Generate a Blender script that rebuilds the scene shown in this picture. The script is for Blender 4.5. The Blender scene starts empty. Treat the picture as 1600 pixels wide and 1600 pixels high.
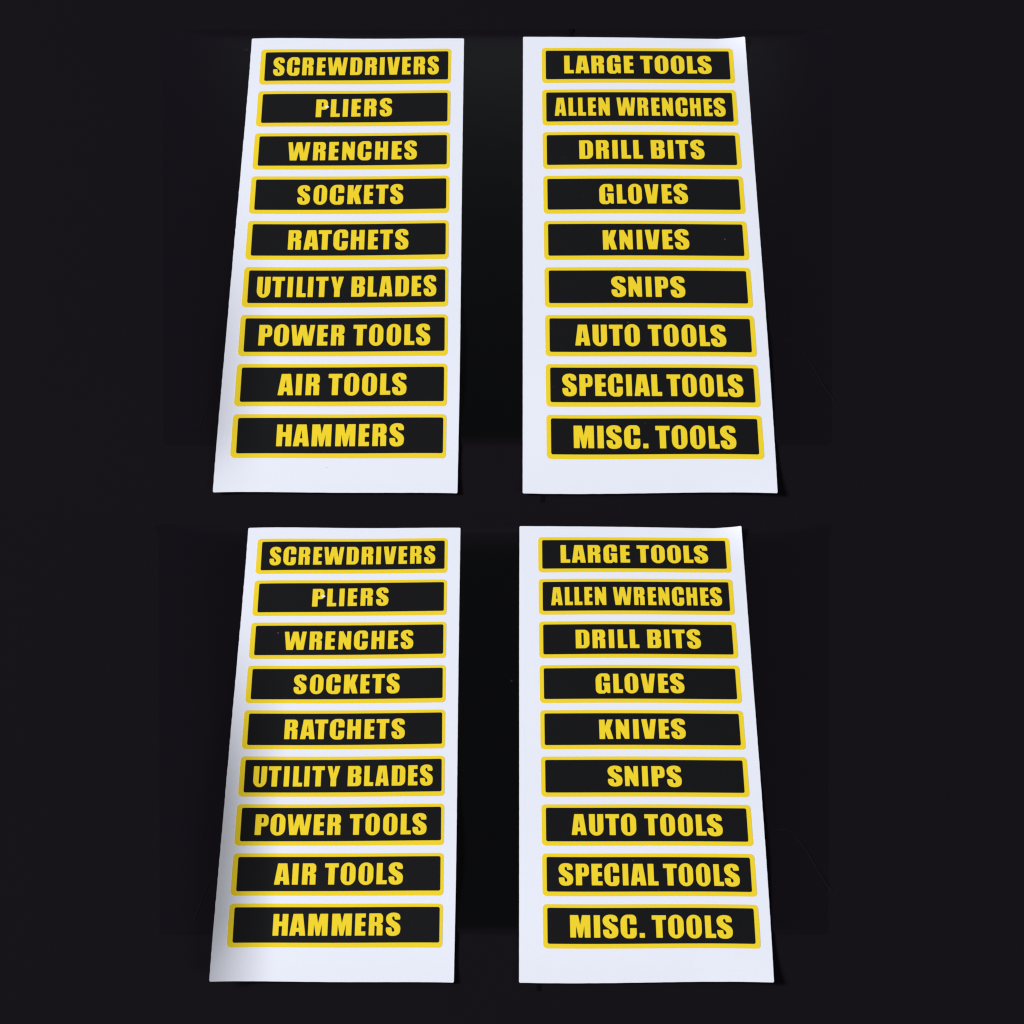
import bpy, bmesh, math, random
from mathutils import Vector
from mathutils.geometry import tessellate_polygon

scene = bpy.context.scene
R = math.radians

# ---------------------------------------------------------------- camera
CAM_Z = 1.3
cam_data = bpy.data.cameras.new('camera')
cam_data.sensor_width = 36.0
cam_data.lens = 63.0
cam_data.clip_start = 0.01
cam_data.clip_end = 100.0
cam = bpy.data.objects.new('camera', cam_data)
cam.location = (0, 0, CAM_Z)
scene.collection.objects.link(cam)
scene.camera = cam

scene.cycles.filter_width = 1.25

# ---------------------------------------------------------------- light
world = bpy.data.worlds.new('World')
scene.world = world
world.use_nodes = True
bg = world.node_tree.nodes['Background']
bg.inputs['Color'].default_value = (0.86, 0.90, 1.0, 1)
bg.inputs['Strength'].default_value = 0.06


def area(name, loc, target, size, power, color, size_y=None):
    d = bpy.data.lights.new(name, 'AREA')
    d.energy = power
    d.color = color
    d.size = size
    if size_y:
        d.shape = 'RECTANGLE'
        d.size_y = size_y
    o = bpy.data.objects.new(name, d)
    o.location = loc
    o.rotation_euler = (Vector(target) - Vector(loc)).to_track_quat('-Z', 'Y').to_euler()
    scene.collection.objects.link(o)
    return o


area('key_softbox', (-5.0, 1.6, 3.6), (0, 0, 0.5), 1.6, 560, (0.95, 0.965, 1.0))
area('fill_softbox', (1.9, -0.5, 2.6), (0, 0, 0.5), 1.0, 26, (0.95, 0.965, 1.0))
area('rear_strip', (0.1, 2.6, 1.15), (0, 0, 0.5), 2.2, 2.0, (0.85, 0.88, 1.0), 0.35)  # added lamp, its reflection grades the gloss along the plates

vs = scene.view_settings
scene.display_settings.display_device = 'sRGB'
vs.view_transform = 'Standard'
vs.look = 'None'
vs.exposure = 0.0
vs.gamma = 1.0


# ---------------------------------------------------------------- materials
def new_mat(name):
    m = bpy.data.materials.new(name)
    m.use_nodes = True
    nt = m.node_tree
    return m, nt, nt.nodes['Principled BSDF']


def node(nt, kind, **kw):
    n = nt.nodes.new(kind)
    for k, v in kw.items():
        if k in n.inputs:
            n.inputs[k].default_value = v
        else:
            setattr(n, k, v)
    return n


def surface(name, col, rough, spec, var=0.06, grain=900.0, bump=0.0, bump_scale=1500.0,
            specks=None, speck_col=(0.2, 0.2, 0.22), speck_scale=160.0, wide=12.0):
    """plain print / paper / board: fine grain, broad tone drift, optional dust specks"""
    m, nt, b = new_mat(name)
    L = nt.links.new
    tc = node(nt, 'ShaderNodeTexCoord')
    n1 = node(nt, 'ShaderNodeTexNoise', Scale=grain, Detail=2.0)
    n2 = node(nt, 'ShaderNodeTexNoise', Scale=wide, Detail=3.0)
    L(tc.outputs['Object'], n1.inputs['Vector'])
    L(tc.outputs['Object'], n2.inputs['Vector'])
    add = node(nt, 'ShaderNodeMath', operation='ADD')
    L(n1.outputs['Fac'], add.inputs[0])
    L(n2.outputs['Fac'], add.inputs[1])
    mr = node(nt, 'ShaderNodeMapRange')
    mr.inputs['From Min'].default_value = 0.6
    mr.inputs['From Max'].default_value = 1.4
    mr.inputs['To Min'].default_value = 1.0 - var
    mr.inputs['To Max'].default_value = 1.0 + var
    L(add.outputs[0], mr.inputs['Value'])
    vm = node(nt, 'ShaderNodeVectorMath', operation='SCALE')
    vm.inputs[0].default_value = col
    L(mr.outputs['Result'], vm.inputs['Scale'])
    out = vm.outputs['Vector']
    if specks is not None:
        vo = node(nt, 'ShaderNodeTexVoronoi', Scale=speck_scale)
        L(tc.outputs['Object'], vo.inputs['Vector'])
        sep = node(nt, 'ShaderNodeSeparateColor')
        L(vo.outputs['Color'], sep.inputs[0])
        g = node(nt, 'ShaderNodeMath', operation='GREATER_THAN')
        g.inputs[1].default_value = specks
        L(sep.outputs[0], g.inputs[0])
        # each kept cell has a speck of its own size
        sz = node(nt, 'ShaderNodeMath', operation='MULTIPLY')
        sz.inputs[1].default_value = 0.10
        L(sep.outputs[1], sz.inputs[0])
        l = node(nt, 'ShaderNodeMath', operation='LESS_THAN')
        L(vo.outputs['Distance'], l.inputs[0])
        L(sz.outputs[0], l.inputs[1])
        a = node(nt, 'ShaderNodeMath', operation='MULTIPLY')
        L(g.outputs[0], a.inputs[0])
        L(l.outputs[0], a.inputs[1])
        a2 = node(nt, 'ShaderNodeMath', operation='MULTIPLY')
        L(a.outputs[0], a2.inputs[0])
        L(sep.outputs[2], a2.inputs[1])
        mix = node(nt, 'ShaderNodeMix', data_type='RGBA')
        L(a2.outputs[0], mix.inputs['Factor'])
        L(out, mix.inputs['A'])
        mix.inputs['B'].default_value = (*speck_col, 1)
        out = mix.outputs['Result']
    L(out, b.inputs['Base Color'])
    b.inputs['Roughness'].default_value = rough
    b.inputs['Specular IOR Level'].default_value = spec
    if bump:
        n3 = node(nt, 'ShaderNodeTexNoise', Scale=bump_scale, Detail=3.0)
        L(tc.outputs['Object'], n3.inputs['Vector'])
        bp = node(nt, 'ShaderNodeBump', Strength=bump, Distance=0.0002)
        L(n3.outputs['Fac'], bp.inputs['Height'])
        L(bp.outputs['Normal'], b.inputs['Normal'])
    return m


M_PAPER = surface('white_coated_paper', (0.78, 0.79, 0.86), 0.55, 0.25, var=0.012, bump=0.05,
                  specks=0.985, speck_col=(0.45, 0.46, 0.5), speck_scale=140)
M_YELLOW = surface('yellow_vinyl', (0.84, 0.62, 0.022), 0.5, 0.2, var=0.02, bump=0.03)
M_BLACK = surface('black_vinyl', (0.0049, 0.0049, 0.0055), 0.45, 0.25, var=0.16, bump=0.05,
                  specks=0.90, speck_col=(0.10, 0.105, 0.11), speck_scale=330)
M_PLATE = surface('black_acrylic', (0.0009, 0.0009, 0.0010), 0.24, 0.4, var=0.08,
                  specks=0.965, speck_col=(0.06, 0.06, 0.065), speck_scale=70, wide=6.0)


def rim_fade(m):
    """a film of fine dust thickens towards the rim of the plate and dulls its gloss there"""
    nt = m.node_tree
    L = nt.links.new
    b = nt.nodes['Principled BSDF']
    uv = node(nt, 'ShaderNodeUVMap', uv_map='plate_map')
    sp = node(nt, 'ShaderNodeSeparateXYZ')
    L(uv.outputs['UV'], sp.inputs[0])
    prod = None
    for axis, lo, hi in ((0, 0.03, 0.27), (0, 0.97, 0.76), (1, 1.0, 0.90), (1, 0.003, 0.03)):
        r = node(nt, 'ShaderNodeMapRange', interpolation_type='SMOOTHSTEP')
        r.inputs['From Min'].default_value = lo
        r.inputs['From Max'].default_value = hi
        L(sp.outputs[axis], r.inputs['Value'])
        if prod is None:
            prod = r.outputs['Result']
        else:
            k = node(nt, 'ShaderNodeMath', operation='MULTIPLY')
            L(prod, k.inputs[0])
            L(r.outputs['Result'], k.inputs[1])
            prod = k.outputs[0]
    src = b.inputs['Base Color'].links[0].from_socket
    mix = node(nt, 'ShaderNodeMix', data_type='RGBA')
    mix.inputs['A'].default_value = (0.0065, 0.0052, 0.0076, 1)
    L(src, mix.inputs['B'])
    L(prod, mix.inputs['Factor'])
    L(mix.outputs['Result'], b.inputs['Base Color'])
    for sock, rim_spec, inner_spec in (('Specular IOR Level', 0.04, b.inputs['Specular IOR Level'].default_value),):
        r = node(nt, 'ShaderNodeMapRange')
        r.inputs['To Min'].default_value = rim_spec
        r.inputs['To Max'].default_value = inner_spec
        L(prod, r.inputs['Value'])
        L(r.outputs['Result'], b.inputs[sock])


rim_fade(M_PLATE)
M_CLOTH = surface('black_matte_board', (0.0065, 0.0052, 0.0076), 0.9, 0.04, var=0.03, wide=4.0,
                  specks=0.985, speck_col=(0.04, 0.04, 0.045), speck_scale=50)
M_DARK_STRIP = surface('dark_strip_matte', (0.0025, 0.0022, 0.003), 0.9, 0.05, var=0.05)  # for the thin dark strips laid on plates and table
M_LINT = surface('grey_lint', (0.016, 0.016, 0.018), 0.9, 0.1, var=0.1)


# ---------------------------------------------------------------- helpers
def link(name, bm, mat, parent=None, smooth=False):
    me = bpy.data.meshes.new(name)
    bm.to_mesh(me)
    bm.free()
    me.materials.append(mat)
    if smooth:
        for p in me.polygons:
            p.use_smooth = True
    o = bpy.data.objects.new(name, me)
    scene.collection.objects.link(o)
    if parent:
        o.parent = parent
    return o


# fitted form of the four paper sheets (metres): how printed coordinates u (across a sticker)
# and v (down the sheet, one sticker height = 1) fall on the bent paper
SURF = {
 'SL_top': ((-0.074819, 0.000699, 0.000335, -0.000275, -0.000503, 0.000180, 0.000229, 0.045969, 0.000160, -0.000045, -0.000104, 0.000000, -0.000095, -0.000019, 0.000090, 0.000036, 0.000012, -0.000050, -0.000017, 0.000041, 0.000021, 0.000004, -0.000094, 0.000027, 0.001114, -0.000719, -0.000022),
   (0.124543, -0.099690, -0.001270, 0.000642, 0.002124, -0.000537, -0.001052, 0.000201, -0.000008, -0.000030, -0.000224, -0.000223, 0.000183, 0.000354, -0.000009, -0.000280, -0.000111, 0.000428, -0.000028, -0.000121, 0.000178, -0.000041, 0.000043, -0.000375, -0.002007, 0.000028, 0.001776)),
 'SL_bot': ((-0.065602, 0.000691, 0.000291, -0.000241, -0.000438, 0.000157, 0.000199, 0.039446, 0.000135, -0.000039, -0.000086, -0.000000, -0.000083, -0.000016, 0.000080, 0.000030, 0.000008, -0.000042, -0.000015, 0.000036, 0.000021, 0.000004, -0.000083, 0.000021, 0.000991, -0.000637, 0.000011),
   (-0.084296, -0.073413, -0.000939, 0.000485, 0.001579, -0.000401, -0.000783, 0.000149, -0.000006, -0.000016, -0.000172, -0.000173, 0.000142, 0.000260, -0.000006, -0.000219, -0.000086, 0.000328, -0.000029, -0.000087, 0.000145, -0.000022, 0.000031, -0.000287, 0.001258, 0.000026, 0.001280)),
 'SR_top': ((0.060905, 0.000517, -0.000101, -0.000322, 0.000164, 0.000102, -0.000129, 0.046389, 0.000156, -0.000117, -0.000084, -0.000008, -0.000013, -0.000019, 0.000022, -0.000016, -0.000008, 0.000019, -0.000010, 0.000001, 0.000012, 0.000009, -0.000015, 0.000001, -0.000891, -0.000701, -0.000009),
   (0.124705, -0.100400, -0.000081, 0.000784, 0.000003, -0.000520, -0.000054, -0.000128, 0.000191, 0.000171, -0.000086, -0.000042, 0.000212, -0.000369, 0.000273, 0.000109, -0.000224, 0.000149, 0.000040, -0.000296, -0.000164, 0.000142, -0.000060, -0.000118, -0.001891, -0.000040, 0.001564)),
 'SR_bot': ((0.050862, 0.000533, -0.000086, -0.000277, 0.000141, 0.000088, -0.000111, 0.039807, 0.000134, -0.000100, -0.000072, -0.000007, -0.000011, -0.000016, 0.000019, -0.000014, -0.000007, 0.000016, -0.000008, 0.000001, 0.000010, 0.000007, -0.000013, 0.000001, -0.000772, -0.000624, -0.000010),
   (-0.084177, -0.073931, -0.000059, 0.000577, 0.000003, -0.000383, -0.000040, -0.000094, 0.000141, 0.000126, -0.000063, -0.000031, 0.000156, -0.000272, 0.000201, 0.000080, -0.000165, 0.000110, 0.000030, -0.000218, -0.000120, 0.000105, -0.000044, -0.000087, 0.001296, -0.000030, 0.001193)),
}
WORDS_L = [
 ('SCREWDRIVERS', (0.255, 0.237, 0.752, 0.815, 0.222, 0.738), ((0.0681, 0.1299), (0.1406, 0.2084), (0.2213, 0.2809), (0.2975, 0.3438), (0.3528, 0.4590), (0.4720, 0.5363), (0.5503, 0.6124), (0.6266, 0.6528), (0.6649, 0.7329), (0.7438, 0.7901), (0.8048, 0.8649), (0.8774, 0.9378))),
 ('PLIERS', (0.325, 0.240, 0.747, 0.567, 0.225, 0.730), ((0.3048, 0.3674), (0.3814, 0.4308), (0.4440, 0.4718), (0.4883, 0.5377), (0.5543, 0.6186), (0.6337, 0.7000))),
 ('WRENCHES', (0.248, 0.247, 0.758, 0.726, 0.229, 0.740), ((0.1740, 0.2886), (0.3035, 0.3685), (0.3835, 0.4344), (0.4518, 0.5164), (0.5297, 0.6015), (0.6191, 0.6861), (0.7037, 0.7564), (0.7674, 0.8341))),
 ('SOCKETS', (0.535, 0.232, 0.747, 0.675, 0.226, 0.745), ((0.2367, 0.3029), (0.3183, 0.3878), (0.4000, 0.4733), (0.4891, 0.5613), (0.5718, 0.6193), (0.6304, 0.6949), (0.7029, 0.7705))),
 ('RATCHETS', (0.255, 0.234, 0.748, 0.713, 0.227, 0.742), ((0.2057, 0.2718), (0.2833, 0.3585), (0.3545, 0.4212), (0.4293, 0.5028), (0.5157, 0.5845), (0.6009, 0.6517), (0.6595, 0.7244), (0.7340, 0.8025))),
 ('UTILITY BLADES', (0.191, 0.238, 0.754, 0.854, 0.225, 0.738), ((0.0678, 0.1346), (0.1410, 0.2037), (0.2170, 0.2443), (0.2619, 0.3087), (0.3164, 0.3431), (0.3541, 0.4161), (0.4270, 0.4916), (0.5280, 0.5954), (0.6082, 0.6543), (0.6627, 0.7300), (0.7422, 0.8097), (0.8217, 0.8695), (0.8792, 0.9436))),
 ('POWER TOOLS', (0.127, 0.239, 0.751, 0.822, 0.234, 0.745), ((0.0929, 0.1580), (0.1666, 0.2395), (0.2466, 0.3636), (0.3740, 0.4259), (0.4404, 0.5054), (0.5461, 0.6122), (0.6223, 0.6926), (0.7071, 0.7775), (0.7914, 0.8419), (0.8471, 0.9175))),
 ('AIR TOOLS', (0.255, 0.232, 0.748, 0.707, 0.226, 0.740), ((0.2005, 0.2756), (0.2852, 0.3153), (0.3321, 0.3986), (0.4380, 0.5051), (0.5139, 0.5859), (0.5981, 0.6701), (0.6835, 0.7341), (0.7395, 0.8102))),
 ('HAMMERS', (0.255, 0.233, 0.743, 0.637, 0.220, 0.735), ((0.2085, 0.2804), (0.2864, 0.3636), (0.3731, 0.4658), (0.4833, 0.5778), (0.5915, 0.6427), (0.6560, 0.7227), (0.7346, 0.8049))),
]
EDGE_L_LEFT = [(-0.0543, -0.3250), (-0.0559, 0.5150), (-0.0539, 2.1830), (-0.0574, 3.4744), (-0.0572, 4.1870), (-0.0617, 5.8497), (-0.0614, 7.1969), (-0.0646, 7.7638), (-0.0644, 8.8837), (-0.0667, 10.2309), (-0.0685, 11.2397)]
EDGE_L_RIGHT = [(1.0656, -0.2972), (1.0669, 0.7939), (1.0662, 3.1398), (1.0636, 3.7620), (1.0626, 5.5243), (1.0607, 7.2082), (1.0606, 7.7752), (1.0588, 8.9625), (1.0575, 10.4821), (1.0568, 11.2468)]
EDGE_L_TOP = [(-0.0543, -0.3250), (0.5080, -0.3101), (1.0656, -0.2972)]
EDGE_L_BOTTOM = [(-0.0685, 11.2397), (0.4835, 11.2427), (1.0568, 11.2468)]
INNER_L = [(0.0246, 0.0861), (0.9854, 0.0752), (0.9863, 0.8855), (0.0259, 0.8997)]
WORDS_R = [
 ('LARGE TOOLS', (0.146, 0.221, 0.737, 0.764, 0.224, 0.733), ((0.1158, 0.1672), (0.1739, 0.2483), (0.2576, 0.3247), (0.3389, 0.4116), (0.4267, 0.4782), (0.5130, 0.5792), (0.5876, 0.6603), (0.6716, 0.7436), (0.7565, 0.8073), (0.8103, 0.8850))),
 ('ALLEN WRENCHES', (0.172, 0.229, 0.745, 0.847, 0.235, 0.748), ((0.0630, 0.1239), (0.1343, 0.1757), (0.1837, 0.2248), (0.2345, 0.2766), (0.2885, 0.3472), (0.3814, 0.4790), (0.4889, 0.5443), (0.5600, 0.6038), (0.6147, 0.6714), (0.6839, 0.7464), (0.7585, 0.8142), (0.8290, 0.8732), (0.8791, 0.9409))),
 ('DRILL BITS', (0.223, 0.229, 0.744, 0.713, 0.221, 0.738), ((0.1839, 0.2552), (0.2689, 0.3350), (0.3514, 0.3802), (0.3968, 0.4460), (0.4572, 0.5066), (0.5462, 0.6176), (0.6319, 0.6608), (0.6728, 0.7384), (0.7458, 0.8183))),
 ('GLOVES', (0.395, 0.234, 0.750, 0.618, 0.227, 0.744), ((0.2778, 0.3511), (0.3657, 0.4141), (0.4219, 0.4920), (0.5032, 0.5768), (0.5895, 0.6405), (0.6481, 0.7208))),
 ('KNIVES', (0.312, 0.244, 0.750, 0.605, 0.228, 0.739), ((0.2882, 0.3584), (0.3700, 0.4359), (0.4544, 0.4836), (0.4954, 0.5701), (0.5804, 0.6322), (0.6400, 0.7132))),
 ('SNIPS', (0.439, 0.237, 0.745, 0.567, 0.236, 0.751), ((0.3208, 0.3941), (0.4044, 0.4703), (0.4876, 0.5173), (0.5336, 0.5983), (0.6064, 0.6798))),
 ('AUTO TOOLS', (0.185, 0.231, 0.748, 0.752, 0.239, 0.760), ((0.1410, 0.2146), (0.2245, 0.2949), (0.3030, 0.3705), (0.3771, 0.4508), (0.4887, 0.5555), (0.5634, 0.6352), (0.6482, 0.7200), (0.7334, 0.7828), (0.7854, 0.8611))),
 ('SPECIAL TOOLS', (0.197, 0.235, 0.752, 0.822, 0.243, 0.765), ((0.0755, 0.1456), (0.1563, 0.2199), (0.2298, 0.2826), (0.2903, 0.3611), (0.3757, 0.4038), (0.4133, 0.4877), (0.4940, 0.5443), (0.5663, 0.6328), (0.6385, 0.7080), (0.7201, 0.7883), (0.8023, 0.8500), (0.8520, 0.9254))),
 ('MISC. TOOLS', (0.153, 0.240, 0.758, 0.758, 0.254, 0.776), ((0.1246, 0.2200), (0.2343, 0.2651), (0.2750, 0.3488), (0.3578, 0.4335), (0.4446, 0.4704), (0.5030, 0.5712), (0.5779, 0.6517), (0.6627, 0.7345), (0.7484, 0.7988), (0.8018, 0.8769))),
]
EDGE_R_LEFT = [(-0.0972, -0.3159), (-0.0994, 2.2576), (-0.1040, 5.6511), (-0.1083, 8.7835), (-0.1114, 11.2517)]
EDGE_R_RIGHT = [(1.0703, -0.3405), (1.0691, 0.8286), (1.0647, 2.2695), (1.0651, 3.4312), (1.0629, 4.4361), (1.0616, 5.8108), (1.0558, 7.0802), (1.0581, 7.9262), (1.0560, 8.9827), (1.0514, 9.9679), (1.0505, 10.7338), (1.0508, 11.2324)]
EDGE_R_TOP = [(-0.0972, -0.3159), (0.1815, -0.3089), (0.4777, -0.3003), (0.9301, -0.2744), (1.0211, -0.3104), (1.0703, -0.3405)]
EDGE_R_BOTTOM = [(-0.1114, 11.2517), (0.4668, 11.2407), (1.0508, 11.2324)]
INNER_R = [(0.0209, 0.0815), (0.9789, 0.0852), (0.9779, 0.8943), (0.0204, 0.8961)]

def lift(kind, u, v):
    """height of the paper above its board: lifted edges and corners, the left curl sized for its shade"""
    def sm(x, a, b):
        x = min(1.0, max(0.0, (x - a) / (b - a)))
        return x * x * (3 - 2 * x)
    h = 0.0
    if kind in ('SL_top', 'SL_bot'):
        amp, wd, v0, v1 = (0.0034, 0.24, 3.5, 9.0) if kind == 'SL_top' else (0.0078, 0.30, 1.5, 8.0)
        g = sm(v, v0, v1) * (1.0 - (0.75 if kind == 'SL_top' else 0.25) * sm(v, 9.6, 11.3))
        x = max(0.0, (wd - 0.08 - u) / wd)
        h += amp * g * x * x
    else:
        x = max(0.0, (u - 0.86) / 0.21); y = max(0.0, (0.9 - v) / 1.25)
        h += 0.0022 * x * x * y * y
        x = max(0.0, (u - 0.62) / 0.45); y = max(0.0, (v - 9.9) / 1.4)
        h += 0.0022 * x * x * y * y
    h += (0.0020 if kind[1] == 'L' else 0.0010) * math.exp(-((v - 8.2) / 1.4) ** 2)  # added hump, tilts the lower rows so the paper shades dimmer there
    y = max(0.0, (v - 10.4) / 0.9)
    h += 0.0008 * y * y
    return h

PITCH = 1.187
ROWS = {'top': ((0.0, 0.46098983, 0.88740542), -0.66745565),
        'bot': ((0.0, 0.51789174, 0.85544617), -0.64341773)}
EXPS = [(a, b) for a in range(5) for b in range(7) if a + b <= 6 and not (a >= 3 and b > 2)]


def paper_point(kind, u, v, dz=0.0):
    """place a point of the print on the bent paper of one sheet"""
    U, V = 2 * u - 1, (v - 5.2) / 5.2
    h = lift(kind, u, v)
    hh = h * 100
    t = [U ** a * V ** b for a, b in EXPS] + [hh, hh * U, hh * V]
    x = sum(c * q for c, q in zip(SURF[kind][0], t))
    y = sum(c * q for c, q in zip(SURF[kind][1], t))
    n, d = ROWS[kind[-3:]]
    z = (d + 0.0009 + h - n[1] * y) / n[2]
    return Vector((x, y, z + dz + CAM_Z))


def row_point(row, x, y, up=0.0):
    n, d = ROWS[row]
    return Vector((x, y, (d + up - n[1] * y) / n[2] + CAM_Z))


def offset(pts, d):
    """move a closed outline inwards (counter-clockwise outline) by d, corners mitred"""
    n = len(pts)
    area = sum(pts[i - 1][0] * pts[i][1] - pts[i][0] * pts[i - 1][1] for i in range(n))
    s = d if area > 0 else -d
    out = []
    for i in range(n):
        p = Vector(pts[i][:2])
        a = (p - Vector(pts[i - 1][:2])).normalized()
        b = (Vector(pts[(i + 1) % n][:2]) - p).normalized()
        na, nb = Vector((-a.y, a.x)), Vector((-b.y, b.x))
        m = na + nb
        k = min(1.0 / max(0.05, 1 + na.dot(nb)), 2.2)
        q = p + m * k * s
        out.append((q.x, q.y) + tuple(pts[i][2:]))
    return out


def rounded(pts, seg=6, default=2.5):
    """polygon with each corner rounded by its own radius; pts are (x, y[, r])"""
    out = []
    n = len(pts)
    for i in range(n):
        p = Vector(pts[i][:2])
        r = pts[i][2] if len(pts[i]) > 2 else default
        a = Vector(pts[i - 1][:2]) - p
        b = Vector(pts[(i + 1) % n][:2]) - p
        la, lb = a.length, b.length
        a /= la
        b /= lb
        ang = math.acos(max(-1, min(1, a.dot(b))))
        if r <= 0 or ang > R(176):
            out.append(tuple(p))
            continue
        cut = min(r / math.tan(ang / 2), la * 0.48, lb * 0.48)
        s, e = p + a * cut, p + b * cut
        k = seg if r < 12 else seg * 2
        # circular-looking arc (rational quadratic)
        w = math.sin(ang / 2)
        for j in range(k + 1):
            t = j / k
            q = (1 - t) ** 2, 2 * t * (1 - t) * w, t * t
            out.append(tuple((s * q[0] + p * q[1] + e * q[2]) / sum(q)))
    return out


def print_mesh(kind, loops_list, dz, thick, ustep, vstep):
    """flat print or paper: fill the outlines, cut them on a grid so that they follow the
    bend of the paper, set them on it and give them their thickness"""
    bm = bmesh.new()
    for loops in loops_list:
        flat = [p for l in loops for p in l]
        vs_ = [bm.verts.new((p[0], p[1], 0)) for p in flat]
        for tri in tessellate_polygon([[Vector((p[0], p[1], 0)) for p in l] for l in loops]):
            try:
                bm.faces.new([vs_[i] for i in tri])
            except ValueError:
                pass
    xs = [v.co.x for v in bm.verts]
    ys = [v.co.y for v in bm.verts]

    def cut(axis, lo, hi, step):
        k = math.ceil(lo / step)
        while k * step < hi:
            co = Vector((0, 0, 0))
            co[axis] = k * step
            no = Vector((0, 0, 0))
            no[axis] = 1
            bmesh.ops.bisect_plane(bm, geom=bm.verts[:] + bm.edges[:] + bm.faces[:], dist=1e-6,
                                   plane_co=co, plane_no=no)
            k += 1
    cut(0, min(xs), max(xs), ustep)
    cut(1, min(ys), max(ys), vstep)
    bmesh.ops.remove_doubles(bm, verts=bm.verts[:], dist=1e-6)
    for v in bm.verts:
        v.co = paper_point(kind, v.co.x, v.co.y, dz)
    bm.normal_update()
    for f in bm.faces:
        if f.normal.z < 0:
            f.normal_flip()
    rim = [e for e in bm.edges if e.is_boundary]
    ext = bmesh.ops.extrude_edge_only(bm, edges=rim)
    low = [g for g in ext['geom'] if isinstance(g, bmesh.types.BMVert)]
    for v in low:
        v.co.z -= thick
    lowset = set(low)
    for f in bm.faces:
        f.smooth = not any(v in lowset for v in f.verts)
    for e in rim:
        e.smooth = False
    return bm


# ---------------------------------------------------------------- lettering: heavy condensed capitals, cap height 150
S_TRACE = [(1072, 268), (1078, 222), (1062, 165), (1024, 128), (975, 111), (918, 106), (860, 113), (810, 136),
           (777, 175), (762, 225), (768, 280), (785, 325), (820, 368), (870, 405), (915, 435), (945, 462),
           (958, 492), (955, 515), (937, 530), (918, 520), (910, 490), (906, 450), (890, 430), (785, 430),
           (775, 442), (777, 500), (790, 550), (820, 595), (870, 622), (940, 629), (1010, 619), (1060, 590),
           (1086, 550), (1093, 490), (1091, 440), (1078, 400), (1050, 360), (1010, 330), (960, 300),
           (925, 275), (905, 250), (900, 225), (910, 205), (925, 200), (938, 210), (945, 238), (950, 262),
           (962, 273), (1058, 273)]


def s_outline():
    pts = [(x - 22 * (y - 108) / 520, y) for x, y in S_TRACE]
    x0 = min(p[0] for p in pts)
    x1 = max(p[0] for p in pts)
    pts = [((x - x0) / (x1 - x0) * 104, (628 - y) / 521 * 158 - 4) for x, y in pts]
    for _ in range(2):
        q = []
        for i in range(len(pts)):
            a, b = pts[i], pts[(i + 1) % len(pts)]
            q.append((a[0] * .75 + b[0] * .25, a[1] * .75 + b[1] * .25))
            q.append((a[0] * .25 + b[0] * .75, a[1] * .25 + b[1] * .75))
        pts = q
    return pts


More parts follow.
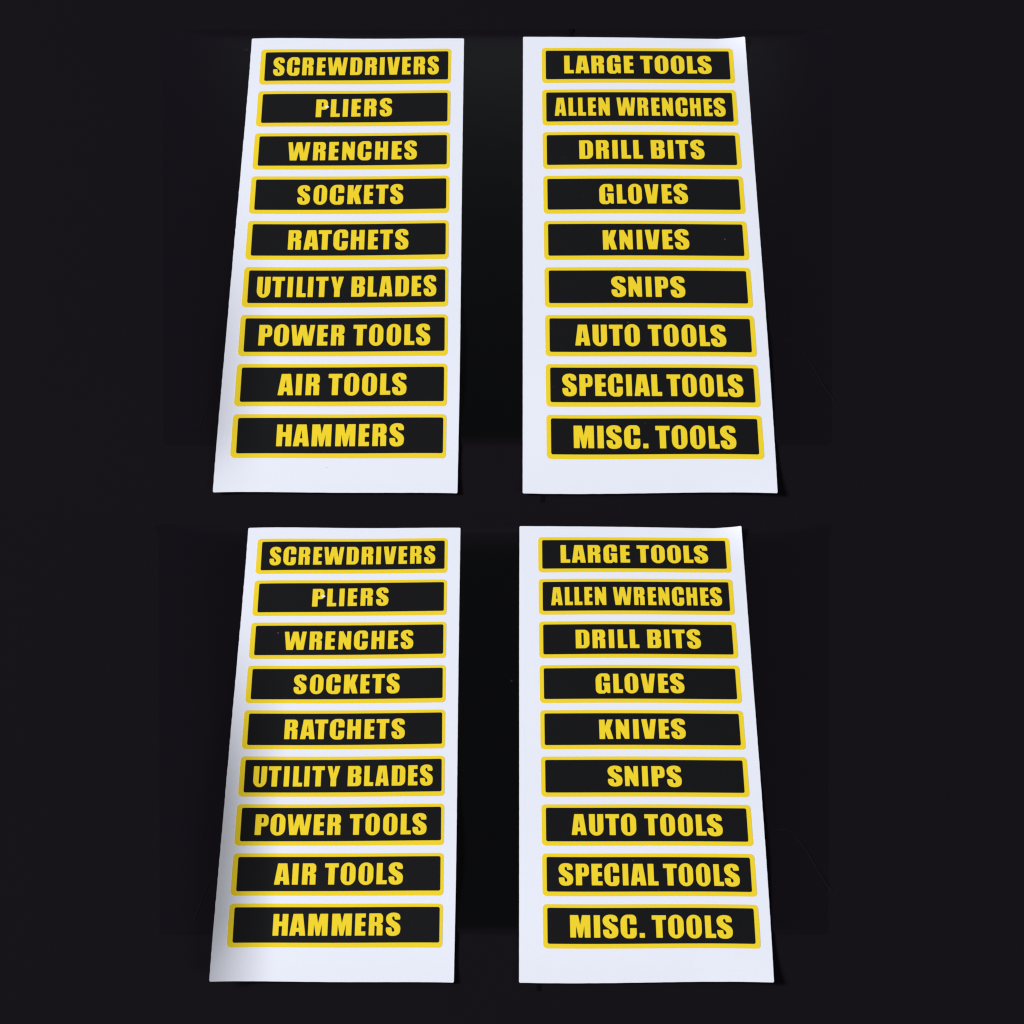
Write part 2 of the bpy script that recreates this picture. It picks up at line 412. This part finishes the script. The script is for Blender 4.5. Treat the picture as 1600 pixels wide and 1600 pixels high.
GLYPH = {  # letter: (width, outline, holes)
    'I': (50, [(0, 0), (50, 0), (50, 150), (0, 150)], []),
    '.': (40, [(0, 0), (40, 0), (40, 34), (0, 34)], []),
    'L': (80, [(0, 0), (80, 0), (80, 31), (47, 31, 1), (47, 150), (0, 150)], []),
    'T': (100, [(27, 0), (73, 0), (73, 118, 1), (100, 118), (100, 150), (0, 150), (0, 118), (27, 118, 1)], []),
    'E': (78, [(0, 0), (78, 0), (78, 31), (47, 31, 1), (47, 62, 1), (75, 62), (75, 93), (47, 93, 1), (47, 119, 1),
               (77, 119), (77, 150), (0, 150)], []),
    'H': (108, [(0, 0), (44, 0), (44, 64, 1), (64, 64, 1), (64, 0), (108, 0), (108, 150), (64, 150), (64, 98, 1),
                (44, 98, 1), (44, 150), (0, 150)], []),
    'N': (108, [(0, 0), (38, 0), (38, 62, 0.5), (70, 0), (108, 0), (108, 150), (70, 150), (70, 90, 0.5), (38, 150),
                (0, 150)], []),
    'M': (150, [(0, 0), (45, 0), (45, 80, 0.5), (61, 0), (90, 0), (105, 80, 0.5), (105, 0), (150, 0), (150, 150),
                (88, 150), (75, 84, 0.5), (62, 150), (0, 150)], []),
    'W': (180, [(20, 0), (76, 0), (90, 78, 0.5), (104, 0), (160, 0), (180, 150), (142, 150), (130, 61, 0.5),
                (112, 150), (68, 150), (50, 61, 0.5), (38, 150), (0, 150)], []),
    'V': (115, [(24, 0), (91, 0), (115, 150), (71, 150), (57.5, 54, 0.5), (44, 150), (0, 150)], []),
    'Y': (103, [(28, 0), (75, 0), (75, 55, 6), (103, 150), (61, 150), (51, 94, 1), (40, 150), (0, 150),
                (28, 55, 6)], []),
    'K': (115, [(0, 0), (48, 0), (48, 58, 0.5), (68, 0), (115, 0), (90, 81, 1), (115, 150), (67, 150),
                (48, 96, 0.5), (48, 150), (0, 150)], []),
    'A': (118, [(0, 0), (45, 0), (49, 26, 1), (68, 26, 1), (72, 0), (118, 0), (94, 150), (23, 150)],
          [[(52, 56, 1), (65, 56, 1), (58.5, 112, 0.5)]]),
    'B': (108, [(0, 0), (108, 0, 30), (108, 74, 18), (88, 81, 2), (107, 88, 16), (107, 150, 30), (0, 150)],
          [[(46, 27, 1), (61, 27, 8), (61, 66, 8), (46, 66, 1)], [(46, 91, 1), (60, 91, 7), (60, 123, 7), (46, 123, 1)]]),
    'R': (112, [(0, 0), (47, 0), (47, 64, 1), (62, 64, 9), (62, 0), (111, 0), (111, 75, 22), (90, 79, 1.5),
                (112, 87, 18), (112, 150, 36), (0, 150)],
          [[(47, 92, 1), (60, 92, 7), (60, 124, 7), (47, 124, 1)]]),
    'P': (104, [(0, 0), (50, 0), (50, 61, 1), (104, 61, 34), (104, 150, 34), (0, 150)],
          [[(50, 89, 1), (64, 89, 7), (64, 122, 7), (50, 122, 1)]]),
    'D': (108, [(0, 0), (108, 0, 40), (108, 150, 40), (0, 150)],
          [[(47, 28, 1), (62, 28, 8), (62, 124, 8), (47, 124, 1)]]),
    'O': (110, [(0, -4, 50), (110, -4, 50), (110, 154, 50), (0, 154, 50)],
          [[(46, 23, 8), (64, 23, 8), (64, 128, 8), (46, 128, 8)]]),
    'C': (115, [(115, 66, 3), (115, -4, 50), (0, -4, 50), (0, 154, 50), (115, 154, 50), (115, 87, 3), (66, 87, 3),
                (66, 128, 7.5), (49, 128, 7.5), (49, 24, 7.5), (66, 24, 7.5), (66, 66, 3)], []),
    'G': (115, [(115, 82, 2), (115, 0, 2), (92, 0, 2), (84, 9, 1), (70, -4, 14), (0, -4, 50), (0, 154, 50),
                (114, 154, 50), (114, 93, 3), (67, 93, 3), (67, 128, 8), (49, 128, 8), (49, 24, 8), (67, 24, 8),
                (67, 56, 1), (59, 56, 1), (59, 82, 1)], []),
    'U': (108, [(0, -4, 50), (108, -4, 50), (108, 150), (61, 150), (61, 24, 7), (47, 24, 7), (47, 150), (0, 150)], []),
}


THIN = 1.9    # how much slimmer the print is than the outlines traced above


def letter_loops(ch, u0, u1, capf):
    """outline loops of one letter between u0 and u1; capf(u) gives top and baseline v"""
    if ch == 'S':
        w, loops = 104, [offset(s_outline(), THIN)]
    else:
        w, outer, holes = GLYPH[ch]
        loops = [rounded(offset(outer, THIN), 4)] + [rounded(offset(h, -THIN), 4) for h in holes]
    out = []
    for l in loops:
        q = []
        for x, y in l:
            u = u0 + (u1 - u0) * x / w
            vt, vb = capf(u)
            q.append((u, vb + (vt - vb) * y / 150))
        out.append(q)
    return out


# ---------------------------------------------------------------- setting: black sloping table
def tabletop():
    bm = bmesh.new()
    X0, X1 = -0.9, 0.9
    prof = [(0.75, row_point('top', 0, 0.75).z), (0.012, row_point('top', 0, 0.012).z),
            (0.0, row_point('top', 0, 0.0).z - 0.0001), (-0.012, row_point('bot', 0, -0.012).z),
            (-0.42, row_point('bot', 0, -0.42).z),
            (-0.425, row_point('bot', 0, -0.42).z - 0.006), (-0.43, 0.0), (0.76, 0.0),
            (0.76, row_point('top', 0, 0.75).z - 0.006)]
    a = [bm.verts.new((X0, y, z)) for y, z in prof]
    b = [bm.verts.new((X1, y, z)) for y, z in prof]
    n = len(prof)
    for i in range(n):
        j = (i + 1) % n
        bm.faces.new((a[i], a[j], b[j], b[i]))
    bm.faces.new(a)
    bm.faces.new(list(reversed(b)))
    bmesh.ops.recalc_face_normals(bm, faces=bm.faces[:])
    return bm


o = link('tabletop', tabletop(), M_CLOTH)
o['kind'] = 'structure'

bm = bmesh.new()
bmesh.ops.create_grid(bm, x_segments=1, y_segments=1, size=6.0)
for v in bm.verts:
    v.co.z = -0.004
o = link('floor', bm, M_CLOTH)
o['kind'] = 'structure'


def slab(row, quad, lo, hi, taper):
    """thin slab lying on the table; taper is how far its edges slope out"""
    cx = sum(p[0] for p in quad) / 4
    cy = sum(p[1] for p in quad) / 4
    bm = bmesh.new()
    t = [bm.verts.new(row_point(row, x, y, hi)) for x, y in quad]
    b = [bm.verts.new(row_point(row, x + math.copysign(taper, x - cx), y + math.copysign(taper, y - cy), lo))
         for x, y in quad]
    bm.faces.new(t)
    bm.faces.new(list(reversed(b)))
    for i in range(4):
        j = (i + 1) % 4
        bm.faces.new((t[j], t[i], b[i], b[j]))
    bmesh.ops.recalc_face_normals(bm, faces=bm.faces[:])
    return bm


def plate_mesh(row, quad, nx=60):
    """plate with a rounded-off rim that runs down into the table, and its own 0..1 map"""
    bm = bmesh.new()
    uvl = bm.loops.layers.uv.new('plate_map')
    Q = [Vector(q) for q in quad]
    TY = [0, .005, .01, .015, .02, .03] + [k / 20 for k in range(1, 19)] + [.93, .97, .98, .99, 1]
    ny = len(TY) - 1
    g = []
    for j in range(ny + 1):
        r = []
        for i in range(nx + 1):
            s, t = i / nx, TY[j]
            q = Q[0].lerp(Q[1], s).lerp(Q[3].lerp(Q[2], s), t)
            e = min(1.0, min(s, 1 - s) / 0.10, t / 0.02, (1 - t) / 0.03)
            r.append((bm.verts.new(row_point(row, q.x, q.y, -0.0001 + 0.00075 * e * e * (3 - 2 * e))), (s, t)))
        g.append(r)
    for j in range(ny):
        for i in range(nx):
            c = [g[j][i], g[j][i + 1], g[j + 1][i + 1], g[j + 1][i]]
            f = bm.faces.new([v for v, _ in c])
            for l, (_, uv) in zip(f.loops, c):
                l[uvl].uv = uv
    for f in bm.faces:
        f.smooth = True
    return bm


PLATES = [
    ('top', [(-0.1557, 0.0275), (0.1434, 0.0275), (0.1640, 0.2367), (-0.1780, 0.2367)],
     [(0.0290, 0.2367), (0.0137, 0.026)], [(0.0134, 0.0240), (0.0129, 0.0040)],
     'black acrylic plate lying under the upper pair of label sheets'),
    ('bot', [(-0.1349, -0.1560), (0.1218, -0.1560), (0.1392, -0.0045), (-0.1543, -0.0045)],
     [(0.0234, -0.0045), (0.0104, -0.157)], [(0.0102, -0.1590), (0.0098, -0.1731)],
     'black acrylic plate lying under the lower pair of label sheets'),
]
for row, quad, dark_strip, dark_strip2, lab in PLATES:
    p = link('acrylic_plate', plate_mesh(row, quad), M_PLATE)
    p['label'] = lab
    p['category'] = 'plate'
    p['group'] = 'black acrylic plates under the label sheets'
    (xa, ya), (xb, yb) = dark_strip
    w = 0.0009  # narrow dark strip along the plate, a second one on the table
    link('dark_strip', slab(row, [(xb - w, yb + 0.001), (xb + w, yb + 0.001), (xa + w, ya - 0.001), (xa - w, ya - 0.001)],
                      0.0005, 0.00068, 0), M_DARK_STRIP, p)
    (xa, ya), (xb, yb) = dark_strip2
    s2 = link('table_dark_strip', slab(row, [(xb - w, yb), (xb + w, yb), (xa + w, ya), (xa - w, ya)], -0.0002, 0.00006, 0),
              M_DARK_STRIP)
    s2['kind'] = 'structure'

# ---------------------------------------------------------------- lint lying on the black surface
def tube(pts, r, mat, name, parent=None):
    bm = bmesh.new()
    rings = []
    for i, p in enumerate(pts):
        a = pts[max(0, i - 1)]
        b = pts[min(len(pts) - 1, i + 1)]
        d = (b - a).normalized()
        s = d.cross(Vector((0, 0, 1))).normalized()
        t = s.cross(d)
        rings.append([bm.verts.new(p + s * (math.cos(k * math.pi / 3) * r) + t * (math.sin(k * math.pi / 3) * r))
                      for k in range(6)])
    for i in range(len(rings) - 1):
        for k in range(6):
            bm.faces.new((rings[i][k], rings[i][(k + 1) % 6], rings[i + 1][(k + 1) % 6], rings[i + 1][k]))
    bmesh.ops.recalc_face_normals(bm, faces=bm.faces[:])
    return link(name, bm, mat, parent, True)


def strand(row, ctrl, lab, n=26):
    pts = []
    m = len(ctrl) - 1
    for i in range(n + 1):
        t = i / n * m
        k = min(int(t), m - 1)
        f = t - k
        P = [Vector(ctrl[max(0, min(m, k + j))]) for j in (-1, 0, 1, 2)]
        q = 0.5 * ((2 * P[1]) + (P[2] - P[0]) * f + (2 * P[0] - 5 * P[1] + 4 * P[2] - P[3]) * f * f
                   + (3 * P[1] - P[0] - 3 * P[2] + P[3]) * f ** 3)
        pts.append(row_point(row, q.x, q.y, 0.00080))
    o = tube(pts, 0.00004, M_LINT, 'lint_fibre')
    o['label'] = lab
    o['category'] = 'lint'
    o['group'] = 'stray lint fibres on the black plates'


strand('top', [(-0.1268, 0.0537), (-0.1293, 0.0523), (-0.1314, 0.0477), (-0.1333, 0.0414), (-0.1347, 0.0352)],
       'thin curved grey lint fibre beside the AIR TOOLS sticker of upper left sheet')
strand('top', [(0.1166, 0.0757), (0.1242, 0.0751), (0.1305, 0.0659), (0.1352, 0.0557), (0.1397, 0.0477)],
       'thin curved grey lint fibre right of the upper right sheet')
strand('bot', [(-0.1101, -0.1365), (-0.1123, -0.1376), (-0.1141, -0.1410), (-0.1157, -0.1456), (-0.1169, -0.1502)],
       'thin curved grey lint fibre beside the AIR TOOLS sticker of lower left sheet')
strand('bot', [(0.0987, -0.1204), (0.1052, -0.1208), (0.1106, -0.1275), (0.1147, -0.1350), (0.1186, -0.1410)],
       'thin curved grey lint fibre right of the lower right sheet')


# ---------------------------------------------------------------- the label sheets
def resample(pts, axis, n, rng, rough):
    """points along a measured edge, smoothly interpolated, with the slight raggedness of the cut"""
    out = []
    lo, hi = pts[0][axis], pts[-1][axis]
    P = [Vector(p) for p in pts]
    for i in range(n + 1):
        t = lo + (hi - lo) * i / n
        k = 0
        while k < len(P) - 2 and P[k + 1][axis] < t:
            k += 1
        f = (t - P[k][axis]) / (P[k + 1][axis] - P[k][axis])
        q = P[k].lerp(P[k + 1], f)
        q[1 - axis] += rng.uniform(-rough, rough) if 0 < i < n else 0
        out.append((q.x, q.y))
    return out


def smooth_edge(pts, axis, fit_deg):
    """least-squares smoothing of the measured edge points"""
    import numpy as np
    a = np.array(pts)
    c = np.polyfit(a[:, axis], a[:, 1 - axis], fit_deg)
    r = []
    for p in pts:
        v = float(np.polyval(c, p[axis]))
        r.append((p[0], v) if axis == 0 else (v, p[1]))
    return r


def label_sheet(kind, words, edges, inner, lab, seed):
    rng = random.Random(seed)
    left, right, top, bottom, rough = edges
    root = bpy.data.objects.new('label_sheet', None)
    scene.collection.objects.link(root)
    root['label'] = lab
    root['category'] = 'label sheet'
    root['group'] = 'white sheets of tool box labels'
    # paper outline, clockwise from the top left corner
    le = resample(smooth_edge(left, 1, 2), 1, 150, rng, rough[0])
    ri = resample(smooth_edge(right, 1, 2), 1, 150, rng, rough[1])
    to = resample(top, 0, 40, rng, rough[2])
    bo = resample(bottom, 0, 40, rng, rough[3])
    tl = (le[0][0], to[0][1])
    tr = (ri[0][0], to[-1][1])
    br = (ri[-1][0], bo[-1][1])
    bl = (le[-1][0], bo[0][1])
    c = 0.004
    outline = [(tl[0] + c, tl[1])] + to[1:-1] + [(tr[0] - c, tr[1]), (tr[0], tr[1] + c * 5)] + ri[1:-1] + \
              [(br[0], br[1] - c * 5), (br[0] - c, br[1])] + list(reversed(bo[1:-1])) + \
              [(bl[0] + c, bl[1]), (bl[0], bl[1] - c * 5)] + list(reversed(le[1:-1])) + [(tl[0], tl[1] + c * 5)]
    link('backing_paper', print_mesh(kind, [[outline]], 0.0, 0.00014, 0.016, 0.2), M_PAPER, root)
    for k, (text, cap, ext) in enumerate(words):
        chars = text.replace(' ', '')
        v0 = k * PITCH
        # work in units where a corner radius is round: sticker is 1 wide and about 1/5.1 high
        A = 5.1

        def box(q, r):
            pts = [(u, v / A, r) for u, v in q]
            return [(x, y * A) for x, y in rounded(pts, 6)]
        outer = box([(0, v0), (1, v0), (1, v0 + 1), (0, v0 + 1)], 0.0185)
        st = link('sticker', print_mesh(kind, [[outer]], 0.00008, 0.00008, 0.016, 0.25), M_YELLOW, root)
        st['label'] = 'yellow bordered black sticker reading ' + text
        inn = box([(u, v0 + v) for u, v in inner], 0.0085)
        link('black_panel', print_mesh(kind, [[inn]], 0.00011, 0.00003, 0.016, 0.25), M_BLACK, st)
        u1, c1, b1, u2, c2, b2 = cap

        def capf(u):
            f = (u - u1) / (u2 - u1)
            return v0 + c1 + (c2 - c1) * f, v0 + b1 + (b2 - b1) * f
        loops = [letter_loops(ch, a, b, capf) for ch, (a, b) in zip(chars, ext)]
        link('lettering', print_mesh(kind, loops, 0.00014, 0.00003, 0.016, 0.25), M_YELLOW, st)
        if text == 'PLIERS':
            cu, cv = 0.3615, v0 + 0.452
            blob = [(cu + 0.0092 * math.cos(a) * (1 + 0.12 * math.sin(2 * a + 1)),
                     cv + 0.036 * math.sin(a) * (1 + 0.1 * math.cos(3 * a)))
                    for a in [i * math.pi / 12 for i in range(24)]]
            link('print_flaw', print_mesh(kind, [[blob]], 0.00017, 0.00003, 0.016, 0.25), M_PAPER, st)
    return root


EL = (EDGE_L_LEFT, EDGE_L_RIGHT, EDGE_L_TOP, EDGE_L_BOTTOM, (0.0008, 0.0003, 0.0012, 0.0012))
ER = (EDGE_R_LEFT, EDGE_R_RIGHT, EDGE_R_TOP, EDGE_R_BOTTOM, (0.0002, 0.0005, 0.0012, 0.0015))
label_sheet('SL_top', WORDS_L, EL, INNER_L,
            'upper left white sheet of nine yellow and black stickers, SCREWDRIVERS to HAMMERS', 3)
label_sheet('SR_top', WORDS_R, ER, INNER_R,
            'upper right white sheet of nine yellow and black stickers, LARGE TOOLS to MISC. TOOLS', 5)
label_sheet('SL_bot', WORDS_L, EL, INNER_L,
            'lower left white sheet of stickers, SCREWDRIVERS to HAMMERS, left edge curled and shaded', 3)
label_sheet('SR_bot', WORDS_R, ER, INNER_R,
            'lower right white sheet of nine yellow and black stickers, LARGE TOOLS to MISC. TOOLS', 5)
